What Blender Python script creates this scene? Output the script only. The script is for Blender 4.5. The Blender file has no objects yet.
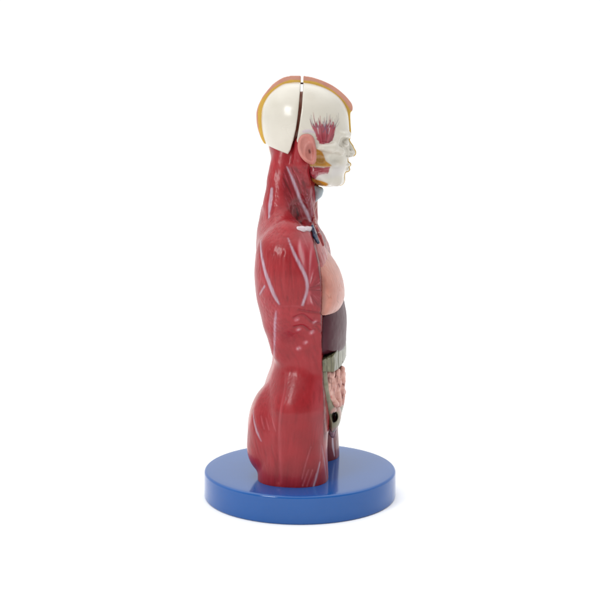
import bpy, math
import numpy as np
from mathutils import Vector
from mathutils.bvhtree import BVHTree

# ------------------------------------------------------------------ scene, camera geometry (millimetres)
S = bpy.context.scene
MM = 0.001
TH = math.radians(9.0)              # the figure is turned a little towards the viewer
FIG_Y = 5.0                         # the figure stands a little behind the middle of its base
CAM = np.array([0.0, -1100.0, 343.2])
PITCH = math.radians(7.66)
FPX = 1138.0                        # focal length in units of the 600 px photograph
FWD = np.array([0.0, math.cos(PITCH), -math.sin(PITCH)])
UPV = np.array([0.0, math.sin(PITCH), math.cos(PITCH)])
RGT = np.array([1.0, 0.0, 0.0])
CT, ST = math.cos(TH), math.sin(TH)

def ray(px, py):
    d = FWD + RGT * ((px - 300.0) / FPX) - UPV * ((py - 300.0) / FPX)
    return d / np.linalg.norm(d)

# frames: 'F' figure frame (x forward, y to its left, z up), 'H' head frame (head turned back square to the view)
def w2f(p, frame):
    x, y, z = p[..., 0], p[..., 1] - FIG_Y, p[..., 2]
    if frame == 'F':
        return np.stack([x * CT - y * ST, x * ST + y * CT, z], -1)
    return np.stack([x, y, z], -1)

def f2w(p, frame):
    x, y, z = p[..., 0], p[..., 1], p[..., 2]
    if frame == 'F':
        return np.stack([x * CT + y * ST, -x * ST + y * CT + FIG_Y, z], -1)
    return np.stack([x, y + FIG_Y, z], -1)

def w2dir(d, frame):
    if frame == 'F':
        return np.array([d[0] * CT - d[1] * ST, d[0] * ST + d[1] * CT, d[2]])
    return np.array(d)

def at(px, py, Y, frame='F'):
    """the point seen at a place of the photograph that lies at depth Y in the given frame"""
    o = w2f(CAM, frame); d = w2dir(ray(px, py), frame)
    t = (Y - o[1]) / d[1]
    return o + d * t

def XZ(pts, Y, frame='F'):
    return np.array([at(a, b, Y, frame)[[0, 2]] for a, b in pts])

# ------------------------------------------------------------------ implicit modelling helpers
class Grid:
    def __init__(s, lo, hi, h):
        lo = np.array(lo, float); hi = np.array(hi, float)
        n = np.ceil((hi - lo) / h).astype(int) + 1
        s.lo, s.h, s.n = lo, h, n
        s.x = (lo[0] + h * np.arange(n[0])).astype(np.float32)[:, None, None]
        s.y = (lo[1] + h * np.arange(n[1])).astype(np.float32)[None, :, None]
        s.z = (lo[2] + h * np.arange(n[2])).astype(np.float32)[None, None, :]

def smin(a, b, k):
    h = np.clip(0.5 + 0.5 * (b - a) / k, 0, 1)
    return b + (a - b) * h - k * h * (1 - h)

def smax(a, b, k):
    return -smin(-a, -b, k)

def ell(g, c, r):
    x, y, z = (g.x - c[0]) / r[0], (g.y - c[1]) / r[1], (g.z - c[2]) / r[2]
    q = np.sqrt(x * x + y * y + z * z)
    q2 = np.sqrt((x / r[0]) ** 2 + (y / r[1]) ** 2 + (z / r[2]) ** 2) + 1e-6
    return q * (q - 1) / q2

def cap(g, a, b, ra, rb):
    a = np.array(a, np.float32); b = np.array(b, np.float32); d = b - a
    t = ((g.x - a[0]) * d[0] + (g.y - a[1]) * d[1] + (g.z - a[2]) * d[2]) / float(d @ d)
    t = np.clip(t, 0, 1)
    return np.sqrt((g.x - a[0] - t * d[0]) ** 2 + (g.y - a[1] - t * d[1]) ** 2 + (g.z - a[2] - t * d[2]) ** 2) - (ra + (rb - ra) * t)

def tube(g, pts, rs, k=1.0):
    f = None
    for i in range(len(pts) - 1):
        c = cap(g, pts[i], pts[i + 1], rs[i], rs[i + 1])
        f = c if f is None else smin(f, c, k)
    return f

def pchip(x, X, Y):
    """monotone cubic through a table"""
    h = np.diff(X); d = np.diff(Y) / h
    m = np.zeros(len(X)); m[0], m[-1] = d[0], d[-1]
    for i in range(1, len(X) - 1):
        if d[i - 1] * d[i] > 0:
            w1, w2 = 2 * h[i] + h[i - 1], h[i] + 2 * h[i - 1]
            m[i] = (w1 + w2) / (w1 / d[i - 1] + w2 / d[i])
    x = np.clip(x, X[0], X[-1]); i = np.clip(np.searchsorted(X, x) - 1, 0, len(h) - 1)
    t = (x - X[i]) / h[i]
    return (Y[i] * (1 + 2 * t) * (1 - t) ** 2 + m[i] * h[i] * t * (1 - t) ** 2 + Y[i + 1] * t * t * (3 - 2 * t) + m[i + 1] * h[i] * t * t * (t - 1))

def loft(g, z, xb, xf, w, n=2.3, yc=0.0):
    """superellipse sections: x runs from xb to xf, half width w, tables over z"""
    z = np.array(z); o = np.argsort(z)
    t = lambda v: pchip(g.z[0, 0], z[o], np.broadcast_to(np.array(v, float), z.shape)[o]).astype(np.float32)[None, None, :]
    b, f, ww, nn, y0 = t(xb), t(xf), t(w), t(n), t(yc)
    a = (f - b) / 2; c = (f + b) / 2
    q = (np.abs((g.x - c) / a) ** nn + np.abs((g.y - y0) / ww) ** nn) ** (1 / nn)
    return (q - 1) * np.minimum(a, ww)

def norm_dist(g, f):
    """first order distance from any smooth field"""
    gx, gy, gz = np.gradient(f, g.h)
    return f / np.maximum(np.sqrt(gx * gx + gy * gy + gz * gz), 0.25)

def poly2(px, pz, P):
    """signed distance of points to a polygon, negative inside"""
    P = np.asarray(P, np.float32)
    d = np.full(np.broadcast(px, pz).shape, 1e9, np.float32); s = np.zeros(d.shape, bool)
    for i in range(len(P)):
        a, b = P[i], P[(i + 1) % len(P)]
        e = b - a
        wx, wz = px - a[0], pz - a[1]
        t = np.clip((wx * e[0] + wz * e[1]) / max(float(e @ e), 1e-9), 0, 1)
        d = np.minimum(d, (wx - t * e[0]) ** 2 + (wz - t * e[1]) ** 2)
        if abs(e[1]) > 1e-9:
            c = (a[1] > pz) != (b[1] > pz)
            s ^= c & (px < (b[0] - a[0]) * (pz - a[1]) / (b[1] - a[1]) + a[0])
    d = np.sqrt(d)
    return np.where(s, -d, d)

def spline(P, n=6, closed=False):
    P = [np.array(p, float) for p in P]
    m = len(P); out = []
    for i in range(m if closed else m - 1):
        if closed:
            a, b, c, d = P[i - 1], P[i], P[(i + 1) % m], P[(i + 2) % m]
        else:
            a, b, c, d = P[max(i - 1, 0)], P[i], P[i + 1], P[min(i + 2, m - 1)]
        for k in range(n):
            t = k / n
            out.append(0.5 * (2 * b + (c - a) * t + (2 * a - 5 * b + 4 * c - d) * t * t + (3 * b - a - 3 * c + d) * t ** 3))
    if not closed:
        out.append(P[-1])
    return np.array(out)

def pillow(g, pts, yc, T, R, frame='F', lean=0.0):
    """a rounded body whose outline seen from the side is the given curve"""
    P = XZ(spline(pts, 4, True), yc, frame)
    d = -poly2(g.x[:, :, 0], g.z[0], P)[:, None, :]
    u = np.clip(d / R, 0, 1)
    th = T * np.sqrt(np.maximum(1 - (1 - u) ** 2, 0))
    f = np.where(d > 0, np.sqrt((np.maximum(R - d, 0) / R) ** 2 + ((g.y - yc) / T) ** 2) - 1, 0)
    f = np.where(d > 0, f, np.sqrt(((R - d) / R) ** 2 + ((g.y - yc) / T) ** 2) - 1)
    return norm_dist(g, (f * min(R, T)).astype(np.float32))

def surface(g, f):
    """naive surface nets: field -> vertices and quads"""
    f = f.astype(np.float32)
    ins = f < 0
    nx, ny, nz = f.shape
    cnt = np.zeros((nx - 1, ny - 1, nz - 1), np.int8)
    for i in (0, 1):
        for j in (0, 1):
            for k in (0, 1):
                cnt += ins[i:nx - 1 + i, j:ny - 1 + j, k:nz - 1 + k]
    act = (cnt > 0) & (cnt < 8)
    I = np.argwhere(act)
    idx = np.full(act.shape, -1, np.int64); idx[act] = np.arange(len(I))
    C = {}
    for i in (0, 1):
        for j in (0, 1):
            for k in (0, 1):
                C[i, j, k] = f[I[:, 0] + i, I[:, 1] + j, I[:, 2] + k]
    acc = np.zeros((len(I), 3)); num = np.zeros(len(I))
    for a in C:
        for ax in range(3):
            if a[ax] == 0:
                b = list(a); b[ax] = 1; b = tuple(b)
                fa, fb = C[a], C[b]
                m = (fa < 0) != (fb < 0)
                t = np.where(m, fa / np.where(fa - fb == 0, 1, fa - fb), 0)
                p = np.array(a, float)[None].repeat(len(I), 0); p[:, ax] = t
                acc += p * m[:, None]; num += m
    V = g.lo + g.h * (I + acc / num[:, None])
    Q = []
    for ax in range(3):
        u, v = (ax + 1) % 3, (ax + 2) % 3
        s0 = [slice(None)] * 3; s1 = [slice(None)] * 3
        s0[ax] = slice(0, -1); s1[ax] = slice(1, None)
        ch = ins[tuple(s0)] != ins[tuple(s1)]
        E = np.argwhere(ch)
        ok = (E[:, u] > 0) & (E[:, v] > 0) & (E[:, u] < f.shape[u] - 1) & (E[:, v] < f.shape[v] - 1)
        E = E[ok]
        flip = ins[tuple(s0)][E[:, 0], E[:, 1], E[:, 2]]
        q = []
        for du, dv in ((-1, -1), (0, -1), (0, 0), (-1, 0)):
            e = E.copy(); e[:, u] += du; e[:, v] += dv
            q.append(idx[e[:, 0], e[:, 1], e[:, 2]])
        q = np.stack(q, 1)
        q[~flip] = q[~flip][:, ::-1]
        Q.append(q)
    return V, np.concatenate(Q)

def hashn(i, j, k, seed):
    n = (i * 374761393 + j * 668265263 + k * 2147483647 + seed * 974634777) & 0xffffffff
    n = ((n ^ (n >> 13)) * 1274126177) & 0xffffffff
    return ((n ^ (n >> 16)) & 0xffff) / 65535.0

def vnoise(p, seed=0):
    p = np.asarray(p, float)
    i = np.floor(p).astype(np.int64); t = p - i; t = t * t * (3 - 2 * t)
    r = 0
    for a in (0, 1):
        for b in (0, 1):
            for c in (0, 1):
                wgt = (t[:, 0] if a else 1 - t[:, 0]) * (t[:, 1] if b else 1 - t[:, 1]) * (t[:, 2] if c else 1 - t[:, 2])
                r = r + wgt * hashn(i[:, 0] + a, i[:, 1] + b, i[:, 2] + c, seed)
    return r * 2 - 1

def lin(c):
    c = np.array(c, float) / 255
    return np.where(c <= 0.04045, c / 12.92, ((c + 0.055) / 1.055) ** 2.4)

FRONT_DIM, TOP_LIGHT, KEY = 0.22, 1.2, 9.5
EXPO = 0.615           # how much of a photographed tone is pigment under this much light
def pig(c):
    return np.clip(lin(c) * EXPO * (1.09 if min(c) > 165 else 1.0), 0.003, 0.85)

def sstep(a, b, x):
    t = np.clip((x - a) / (b - a), 0, 1)
    return t * t * (3 - 2 * t)

class Part:
    """a sculpted part: vertices in its frame, one pigment per vertex"""
    def __init__(s, g, f, frame, colour, smooth=2):
        s.frame = frame
        s.V, s.Q = surface(g, f)
        for _ in range(smooth):
            s.relax(0.5)
        s.C = np.tile(pig(colour), (len(s.V), 1))
        s.R = np.zeros(len(s.V))
        s.refresh()
    def relax(s, k):
        acc = np.zeros_like(s.V); n = np.zeros(len(s.V))
        for i in range(4):
            for j in ((i + 1) % 4, (i + 3) % 4):
                for ax in range(3):
                    acc[:, ax] += np.bincount(s.Q[:, i], s.V[s.Q[:, j], ax], len(s.V))
                n += np.bincount(s.Q[:, i], minlength=len(s.V))
        n = np.maximum(n, 1)
        s.V += k * (acc / n[:, None] - s.V)
    def refresh(s):
        A = s.V[s.Q[:, 2]] - s.V[s.Q[:, 0]]; B = s.V[s.Q[:, 3]] - s.V[s.Q[:, 1]]
        fn = np.cross(A, B); N = np.zeros_like(s.V)
        for i in range(4):
            for ax in range(3):
                N[:, ax] += np.bincount(s.Q[:, i], fn[:, ax], len(s.V))
        s.N = N / np.maximum(np.linalg.norm(N, axis=1), 1e-9)[:, None]
        s.bvh = None
    def hit(s, px, py, fallY=-40):
        if s.bvh is None:
            s.bvh = BVHTree.FromPolygons([tuple(v) for v in s.V], [tuple(int(i) for i in q) for q in s.Q])
        o = w2f(CAM, s.frame); d = w2dir(ray(px, py), s.frame)
        h = s.bvh.ray_cast(Vector(o), Vector(d))
        if h[0] is None:
            return at(px, py, fallY, s.frame)
        return np.array(h[0])
    def line_mask(s, pts, width, soft=0.7, taper=(1, 1), n=5):
        """distance mask of a curve lying on the surface; width may be one number or one per point"""
        W = np.broadcast_to(np.array(width, float), (len(pts),))
        SP = spline([(p[0], p[1], w_) for p, w_ in zip(pts, W)], n)
        P = np.array([s.hit(a, b) for a, b, _ in SP]); r = SP[:, 2] / 2
        lo = P.min(0) - W.max() - 2; hi = P.max(0) + W.max() + 2
        m = np.zeros(len(s.V))
        sel = np.where(((s.V > lo) & (s.V < hi)).all(1))[0]
        if len(sel) == 0:
            return m
        v = s.V[sel]; best = np.full(len(sel), 1e9)
        for i in range(len(P) - 1):
            a, e = P[i], P[i + 1] - P[i]
            t = np.clip(((v - a) @ e) / max(e @ e, 1e-9), 0, 1)
            d = np.linalg.norm(v - a - t[:, None] * e, axis=1) - (r[i] + (r[i + 1] - r[i]) * t)
            best = np.minimum(best, d)
        m[sel] = 1 - sstep(-soft, soft, best)
        return m
    def region_mask(s, pts, soft=1.0, smooth=True, side=True, wob=0.0, seed=1):
        P = [s.hit(a, b) for a, b in pts]
        P = np.array([[p[0], p[2]] for p in P])
        if smooth:
            P = spline(P, 4, True)
        x, z = s.V[:, 0], s.V[:, 2]
        if wob:
            x = x + wob * vnoise(s.V / 2.0, seed); z = z + wob * vnoise(s.V / 2.0, seed + 7)
        m = 1 - sstep(-soft, soft, poly2(x, z, P))
        if side:
            m = m * sstep(0.5, -0.5, s.V[:, 1])
        return m
    def paint(s, m, colour, a=1.0):
        m = (np.clip(m, 0, 1) * a)[:, None]
        s.C = s.C * (1 - m) + pig(colour) * m
    def push(s, amount):
        s.V = s.V + s.N * np.asarray(amount)[:, None]
        s.refresh()
    def fibres(s, direction, across, along, seed=0):
        d = np.array(direction, float); d /= np.linalg.norm(d)
        p = s.V
        al = p @ d
        r = p - al[:, None] * d
        q = r / across + al[:, None] * d / along
        return vnoise(q + 100, seed)
    def build(s, name, mat, parent):
        return raw_mesh(name, f2w(s.V, s.frame), s.Q, mat, parent, s.C)

def raw_mesh(name, V, Q, mat, parent, C=None, smooth=True):
    me = bpy.data.meshes.new(name)
    V = np.asarray(V, float) * MM
    me.vertices.add(len(V)); me.vertices.foreach_set('co', V.astype(np.float32).ravel())
    Q = np.asarray(Q)
    k = Q.shape[1]
    me.loops.add(Q.size); me.polygons.add(len(Q))
    me.loops.foreach_set('vertex_index', Q.astype(np.int32).ravel())
    me.polygons.foreach_set('loop_start', (np.arange(len(Q)) * k).astype(np.int32))
    me.polygons.foreach_set('use_smooth', np.full(len(Q), smooth))
    me.update(calc_edges=True); me.validate()
    if C is not None:
        ca = me.color_attributes.new('Pigment', 'FLOAT_COLOR', 'POINT')
        ca.data.foreach_set('color', np.concatenate([C, np.ones((len(C), 1))], 1).astype(np.float32).ravel())
    me.materials.append(mat)
    o = bpy.data.objects.new(name, me); S.collection.objects.link(o)
    if parent is not None:
        o.parent = parent
    return o

# ------------------------------------------------------------------ materials
def paint_mat(name, rough=0.3, coat=0.0, spec=0.5, mottling=0.08, mscale=120, bump=0.0, bscale=400, sss=0.0):
    m = bpy.data.materials.new(name); m.use_nodes = True
    nt = m.node_tree; b = nt.nodes['Principled BSDF']
    at_ = nt.nodes.new('ShaderNodeAttribute'); at_.attribute_name = 'Pigment'
    tc = nt.nodes.new('ShaderNodeTexCoord')
    nz = nt.nodes.new('ShaderNodeTexNoise'); nz.inputs['Scale'].default_value = mscale; nz.inputs['Detail'].default_value = 6
    nt.links.new(tc.outputs['Object'], nz.inputs['Vector'])
    mr = nt.nodes.new('ShaderNodeMapRange'); mr.inputs['To Min'].default_value = 1 - mottling; mr.inputs['To Max'].default_value = 1 + mottling
    mr.inputs['From Min'].default_value = 0.3; mr.inputs['From Max'].default_value = 0.7
    nt.links.new(nz.outputs['Fac'], mr.inputs['Value'])
    mul = nt.nodes.new('ShaderNodeVectorMath'); mul.operation = 'SCALE'
    nt.links.new(at_.outputs['Color'], mul.inputs[0]); nt.links.new(mr.outputs['Result'], mul.inputs['Scale'])
    nt.links.new(mul.outputs['Vector'], b.inputs['Base Color'])
    rr = nt.nodes.new('ShaderNodeMapRange'); rr.inputs['To Min'].default_value = rough - 0.07; rr.inputs['To Max'].default_value = rough + 0.07
    nz2 = nt.nodes.new('ShaderNodeTexNoise'); nz2.inputs['Scale'].default_value = mscale * 0.6
    nt.links.new(tc.outputs['Object'], nz2.inputs['Vector']); nt.links.new(nz2.outputs['Fac'], rr.inputs['Value'])
    nt.links.new(rr.outputs['Result'], b.inputs['Roughness'])
    b.inputs['Specular IOR Level'].default_value = spec
    b.inputs['Coat Weight'].default_value = coat; b.inputs['Coat Roughness'].default_value = 0.12
    if sss:
        b.inputs['Subsurface Weight'].default_value = sss; b.inputs['Subsurface Radius'].default_value = (0.004, 0.002, 0.0015)
        b.inputs['Subsurface Scale'].default_value = 1.0
    if bump:
        n3 = nt.nodes.new('ShaderNodeTexNoise'); n3.inputs['Scale'].default_value = bscale; n3.inputs['Detail'].default_value = 3
        nt.links.new(tc.outputs['Object'], n3.inputs['Vector'])
        bp = nt.nodes.new('ShaderNodeBump'); bp.inputs['Strength'].default_value = bump; bp.inputs['Distance'].default_value = 0.0006
        nt.links.new(n3.outputs['Fac'], bp.inputs['Height']); nt.links.new(bp.outputs['Normal'], b.inputs['Normal'])
    return m

def plain_mat(name, rgb, rough, noise=0.04, scale=30, bump=0.0):
    m = bpy.data.materials.new(name); m.use_nodes = True
    nt = m.node_tree; b = nt.nodes['Principled BSDF']
    tc = nt.nodes.new('ShaderNodeTexCoord')
    nz = nt.nodes.new('ShaderNodeTexNoise'); nz.inputs['Scale'].default_value = scale; nz.inputs['Detail'].default_value = 5
    nt.links.new(tc.outputs['Object'], nz.inputs['Vector'])
    cr = nt.nodes.new('ShaderNodeValToRGB')
    cr.color_ramp.elements[0].color = (*[c * (1 - noise) for c in rgb], 1); cr.color_ramp.elements[0].position = 0.3
    cr.color_ramp.elements[1].color = (*[min(c * (1 + noise), 0.95) for c in rgb], 1); cr.color_ramp.elements[1].position = 0.7
    nt.links.new(nz.outputs['Fac'], cr.inputs['Fac']); nt.links.new(cr.outputs['Color'], b.inputs['Base Color'])
    b.inputs['Roughness'].default_value = rough
    if bump:
        n3 = nt.nodes.new('ShaderNodeTexNoise'); n3.inputs['Scale'].default_value = 900
        nt.links.new(tc.outputs['Object'], n3.inputs['Vector'])
        bp = nt.nodes.new('ShaderNodeBump'); bp.inputs['Strength'].default_value = bump; bp.inputs['Distance'].default_value = 0.0003
        nt.links.new(n3.outputs['Fac'], bp.inputs['Height']); nt.links.new(bp.outputs['Normal'], b.inputs['Normal'])
    return m

M_MUSCLE = paint_mat('muscle_paint', 0.33, 0.10, 0.33, 0.10, 60, 0.12, 350)
M_BONE = paint_mat('bone_paint', 0.26, 0.2, 0.5, 0.03, 50, 0.05, 260)
M_SKIN = paint_mat('skin_paint', 0.42, 0.0, 0.4, 0.05, 90, 0.15, 700)
M_ORGAN = paint_mat('organ_paint', 0.34, 0.1, 0.5, 0.08, 150, 0.15, 500)
M_LIVER = paint_mat('liver_paint', 0.42, 0.0, 0.25, 0.06, 80, 0.05, 300)
M_BASE = plain_mat('blue_plastic', tuple(pig((14, 98, 182))), 0.12, 0.03, 25, 0.03)
M_FLOOR = plain_mat('white_paper', (0.93, 0.93, 0.93), 0.9, 0.005, 5)

# ------------------------------------------------------------------ the thing
root = bpy.data.objects.new('anatomical_torso', None); S.collection.objects.link(root)
root['label'] = 'glossy painted anatomical torso with half skinned head and open belly on round blue base'
root['category'] = 'anatomical model'
root.empty_display_size = 0.05

# base: a turned disc with softened rims
prof = [(0, 0), (91, 0)]
for k in range(7):
    a = math.pi / 2 * k / 6
    prof.append((93 + 2 * math.sin(a), 2 - 2 * math.cos(a)))
for k in range(9):
    a = math.pi / 2 * k / 8
    prof.append((92.4 + 2.6 * math.cos(a), 24.4 + 2.6 * math.sin(a)))
prof += [(86, 27.0), (60, 27.0), (0.0, 27.0)]
NS = 256
V = []; Q = []
for r, z in prof:
    for k in range(NS):
        a = 2 * math.pi * k / NS
        V.append((max(r, 0.02) * math.cos(a), max(r, 0.02) * math.sin(a), z))
for i in range(len(prof) - 1):
    for k in range(NS):
        Q.append((i * NS + k, i * NS + (k + 1) % NS, (i + 1) * NS + (k + 1) % NS, (i + 1) * NS + k))
raw_mesh('base', V, np.array(Q), M_BASE, root)

# ------------------------------------------------------------------ torso
RED = (172, 50, 58); DEEP = (150, 36, 44); ROSE = (196, 100, 106); LILAC = (206, 182, 198); PALE = (226, 178, 172)

BACK = [(196, 271), (200, 269.5), (205, 269.4), (210, 267.5), (215, 265.2), (220, 263.2), (225, 261.6), (230, 260.6), (240, 259.4), (250, 258.8), (260, 259.2),
        (280, 259.4), (285, 259.6), (290, 260.2), (295, 261), (300, 261.6), (310, 260.8), (320, 262.5), (330, 265.5), (340, 268.5), (350, 271.6),
        (356, 272.2), (362, 271.3), (370, 268.6), (380, 264.6), (390, 262), (400, 262), (420, 260), (445, 262)]
def backX(py):
    return np.interp(py, [a for a, _ in BACK], [b for _, b in BACK])
def Zof(py, Y=-30):
    return at(295, py, Y)[2]

g = Grid((-62, -96, 20), (52, 96, 366), 0.9)
gy = np.abs(g.y)
class Mirror: pass
gm = Mirror(); gm.x, gm.y, gm.z, gm.h, gm.lo, gm.n = g.x, -gy, g.z, g.h, g.lo, g.n   # both halves share one form

rows = [  # photo row, half width, reach of the full section past the cut, exponent
    (198, 3, 0, 2.0), (206, 9, 2, 2.0), (214, 17, 4, 2.0), (220, 27, 8, 2.0), (226, 42, 12, 2.1), (232, 58, 16, 2.2), (238, 69, 18, 2.3), (246, 75, 20, 2.4), (256, 78, 22, 2.4), (270, 80, 24, 2.5),
    (285, 80, 24, 2.5), (300, 77, 24, 2.5), (312, 73, 24, 2.5), (330, 68, 24, 2.5), (345, 64, 24, 2.5), (355, 61.8, 24, 2.5), (363, 61.8, 24, 2.45), (370, 63.0, 23, 2.4), (378, 65.2, 22, 2.3), (386, 67.8, 20, 2.3), (393, 70.2, 18, 2.3), (400, 72, 16, 2.3), (420, 70, 10, 2.3), (440, 66, 4, 2.3), (455, 58, -2, 2.2)]
CUTPX = [(214, 309), (222, 311), (230, 313), (240, 316), (248, 318), (260, 320.5), (275, 322.3), (300, 322), (330, 322), (390, 323.5)]
zz, xb, xf, ww, nn, xc = [], [], [], [], [], []
for py, w_, ext, n_ in rows:
    p = at(backX(py), py, -18)
    c = at(np.interp(py, [a for a, _ in CUTPX], [b for _, b in CUTPX]), py, -0.92 * w_)
    zz.append(p[2]); xb.append(p[0]); ww.append(w_); nn.append(n_); xc.append(c[0]); xf.append(c[0] + ext)
body = loft(gm, zz, xb, xf, ww, nn)
body = np.maximum(body, g.z - zz[0])
XC = np.interp(g.z[0, 0], zz[::-1], xc[::-1]).astype(np.float32)[None, None, :]

# shoulder masses: deltoid, shoulder blade, trapezius
P = lambda px, py, Y: at(px, py, Y)
body = smin(body, ell(gm, P(289, 270, -64), (24.5, 20, 46)), 26)
body = smin(body, ell(gm, P(277.5, 275, -40), (14, 30, 34)), 12)
trap = tube(gm, [P(284, 172, -15), P(281, 205, -22), P(284, 228, -38), P(288, 243, -58)], [11.5, 15, 14, 12], 5)
body = smin(body, trap, 16)
# lats sweeping to the waist
body = smin(body, tube(gm, [P(276, 300, -58), P(280, 325, -54), P(283, 350, -48)], [14, 13, 10], 4), 8)
# front cut: flat, a crisp edge
REC = (0.14 + 0.3 * sstep(Zof(250, 0), Zof(228, 0), g.z)).astype(np.float32)
cutf = smax(body, g.x - XC + REC * np.maximum(g.y - 4, 0), 1.0)

# neck
nk = [(140, 266.5, 312, 28), (150, 268.6, 312, 29), (160, 271.2, 312, 29), (170, 272.8, 313, 28.5), (180, 271.6, 314, 28), (190, 268.6, 314.5, 28), (200, 268.2, 314.5, 29),
      (207, 263.2, 312.5, 30), (214, 261, 309.5, 32), (222, 259.3, 307.5, 35), (230, 258.4, 306, 39)]
neck = loft(gm, [Zof(a, -10) for a, *_ in nk], [P(b, a, -8)[0] for a, b, *_ in nk], [P(c, a, -8)[0] for a, _, c, _ in nk], [d for *_, d in nk], 2.1)
neck = np.maximum(neck, g.z - Zof(141, 0))
neck = np.maximum(neck, Zof(245, 0) - g.z)
scm = tube(gm, [P(302, 143, -29), P(301, 165, -27), P(304, 190, -22), P(309, 218, -13)], [7.5, 8.5, 7, 4.5], 3)
neck = smin(neck, scm, 3.0)
neck = smin(neck, tube(gm, [P(283, 158, -20), P(281, 180, -20), P(279, 205, -24)], [9, 10, 9], 3), 4)
# the hollow between neck muscles above the collarbone
hollow = ell(gm, P(298, 214, -33), (7, 7, 12))
full = smin(cutf, neck, 12)
full = smax(full, -hollow, 6)

# pelvis and legs
lg = [(494, 258.5, 327.5, 30, -43), (478, 258.5, 328, 30, -43), (465, 259, 327.5, 30.5, -43), (450, 260, 326.8, 31, -42.5), (435, 262, 327, 32, -41), (420, 266, 326.5, 33, -39), (404, 270, 325, 29, -33), (392, 280, 318, 18, -28)]
leg = loft(gm, [Zof(a, -43) if i else 22.0 for i, (a, *_) in enumerate(lg)], [P(b, a, -43)[0] for a, b, *_ in lg], [P(c, a, -43)[0] for a, _, c, *_ in lg], [d for *_, d, _ in lg], 2.25, [e for *_, e in lg])
leg = np.maximum(leg, g.z - Zof(392, 0)); leg = np.maximum(leg, 26.2 - g.z)
pel = smax(full, Zof(436, 0) - g.z + 0.55 * np.maximum(g.x - 5, 0), 4)
full = smin(pel, leg, 3.5)
glute = ell(gm, P(274.8, 429, -34), (26.0, 33, 46))
glute = smin(glute, ell(gm, P(271.8, 448, -34), (23.2, 29, 25.5)), 6)
full = smin(full, glute, 3.5)
hip = ell(gm, P(301, 402, -32), (23.5, 40, 36))
hip = smin(hip, tube(gm, [P(294, 410, -55), P(293, 440, -51), P(294, 480, -46)], [16, 16, 14], 4), 8)
full = smin(full, hip, 14)
full = np.maximum(full, 26.2 - g.z)
# cleft between the halves at the back and between the thighs
cl = np.sqrt((gy / 3.0) ** 2 + ((g.x - P(250, 440, 0)[0]) / 9) ** 2) - 1
full = smax(full, -np.maximum(cl * 3, np.maximum(g.z - Zof(405, 0), -1e3)), 4)

# serratus steps on the flank
T = Part(g, full, 'F', RED, 3)
print('torso verts', len(T.V))
right = sstep(0.3, -0.3, T.V[:, 1])
left = 1 - right
sideways = sstep(0.1, 0.5, -T.N[:, 1])
D = np.zeros(len(T.V))

# broad tone: each muscle its own red
f1 = T.fibres((0.1, 0, 1), 1.1, 22, 3); f2 = T.fibres((-0.25, 0, 1), 0.9, 18, 5); big = vnoise(T.V / 22, 9)
T.paint(sstep(0.0, 0.8, big), (182, 62, 68), 0.45)
T.paint(sstep(0.0, 0.8, -big), (160, 42, 50), 0.45)

m = T.region_mask([(277, 245), (268, 246), (263, 258), (265, 272), (272, 288), (281, 303), (302, 303), (305, 290), (303, 276), (296, 260), (288, 247)], 6)
T.paint(m, (168, 40, 48), 0.7); T.paint(m * sstep(0.25, 0.7, f1), (190, 78, 80), 0.35); D += m * f1 * 0.16
delt = m
m = T.region_mask([(258, 240), (256, 290), (264, 320), (272, 352), (278, 352), (281, 310), (272, 292), (263, 262)], 2)
T.paint(m, (184, 78, 86), 0.6); T.paint(m * sstep(0.1, 0.6, f2), (205, 120, 122), 0.4)
m = T.region_mask([(267, 160), (282, 160), (280, 205), (296, 238), (285, 244), (262, 240), (258, 225)], 3)
T.paint(m, (186, 62, 68), 0.6)
m = T.region_mask([(284, 170), (300, 170), (312, 200), (312, 222), (300, 226), (292, 212), (284, 195)], 2)
T.paint(m, (140, 48, 56), 0.75); fn = T.fibres((0.35, 0, -1), 0.8, 14, 11)
T.paint(m * sstep(0.1, 0.6, fn), (182, 110, 122), 0.65); T.paint(m * sstep(0.15, 0.7, -fn), (92, 26, 32), 0.6); D += m * fn * 0.25
m = T.region_mask([(303, 190), (314, 190), (314, 216), (308, 216)], 1)
fn2 = T.fibres((0.05, 0, -1), 0.7, 20, 12)
T.paint(m * sstep(0.0, 0.6, fn2), (188, 140, 158), 0.6)
for c, r in (((298, 214), 2.2), ((297, 218), 1.5), ((301, 223), 1.6), ((297, 210), 1.4)):
    T.paint(T.line_mask([(c[0] - 0.4, c[1] - 1.5), (c[0] + 0.4, c[1] + 1.5)], r, 0.8), (62, 16, 22), 0.8)

# breast muscle: pale strands that gather towards the arm
m = T.region_mask([(302, 234), (313, 233), (318, 250), (324, 276), (324, 300), (322, 308), (308, 300), (309, 284), (303, 266), (298, 250)], 1.5)
T.paint(m, (182, 84, 92), 0.8)
cen = T.hit(309, 290)
ang = np.arctan2(T.V[:, 2] - cen[2], T.V[:, 0] - cen[0]); rad = np.hypot(T.V[:, 2] - cen[2], T.V[:, 0] - cen[0])
fa = vnoise(np.stack([ang * 11, rad / 30, np.zeros_like(ang)], 1), 21) * sstep(3, 9, rad)
T.paint(m * sstep(0.05, 0.6, fa), (220, 168, 172), 0.6); T.paint(m * sstep(0.1, 0.7, -fa), (140, 46, 56), 0.55); D += m * fa * 0.22
T.paint(T.region_mask([(311, 286), (323, 282), (323, 304), (316, 306), (311, 296)], 1.5), (132, 44, 54), 0.5)
for a, b in (((310, 290), (322, 290.5)), ((310, 288), (322, 284)), ((310, 294), (318, 305))):
    T.paint(T.line_mask([a, b], 0.7, 0.6), (104, 30, 38), 0.6)
T.paint(T.line_mask([(309, 293), (308.5, 303)], 3, 1.2), (206, 130, 132), 0.7)

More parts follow.
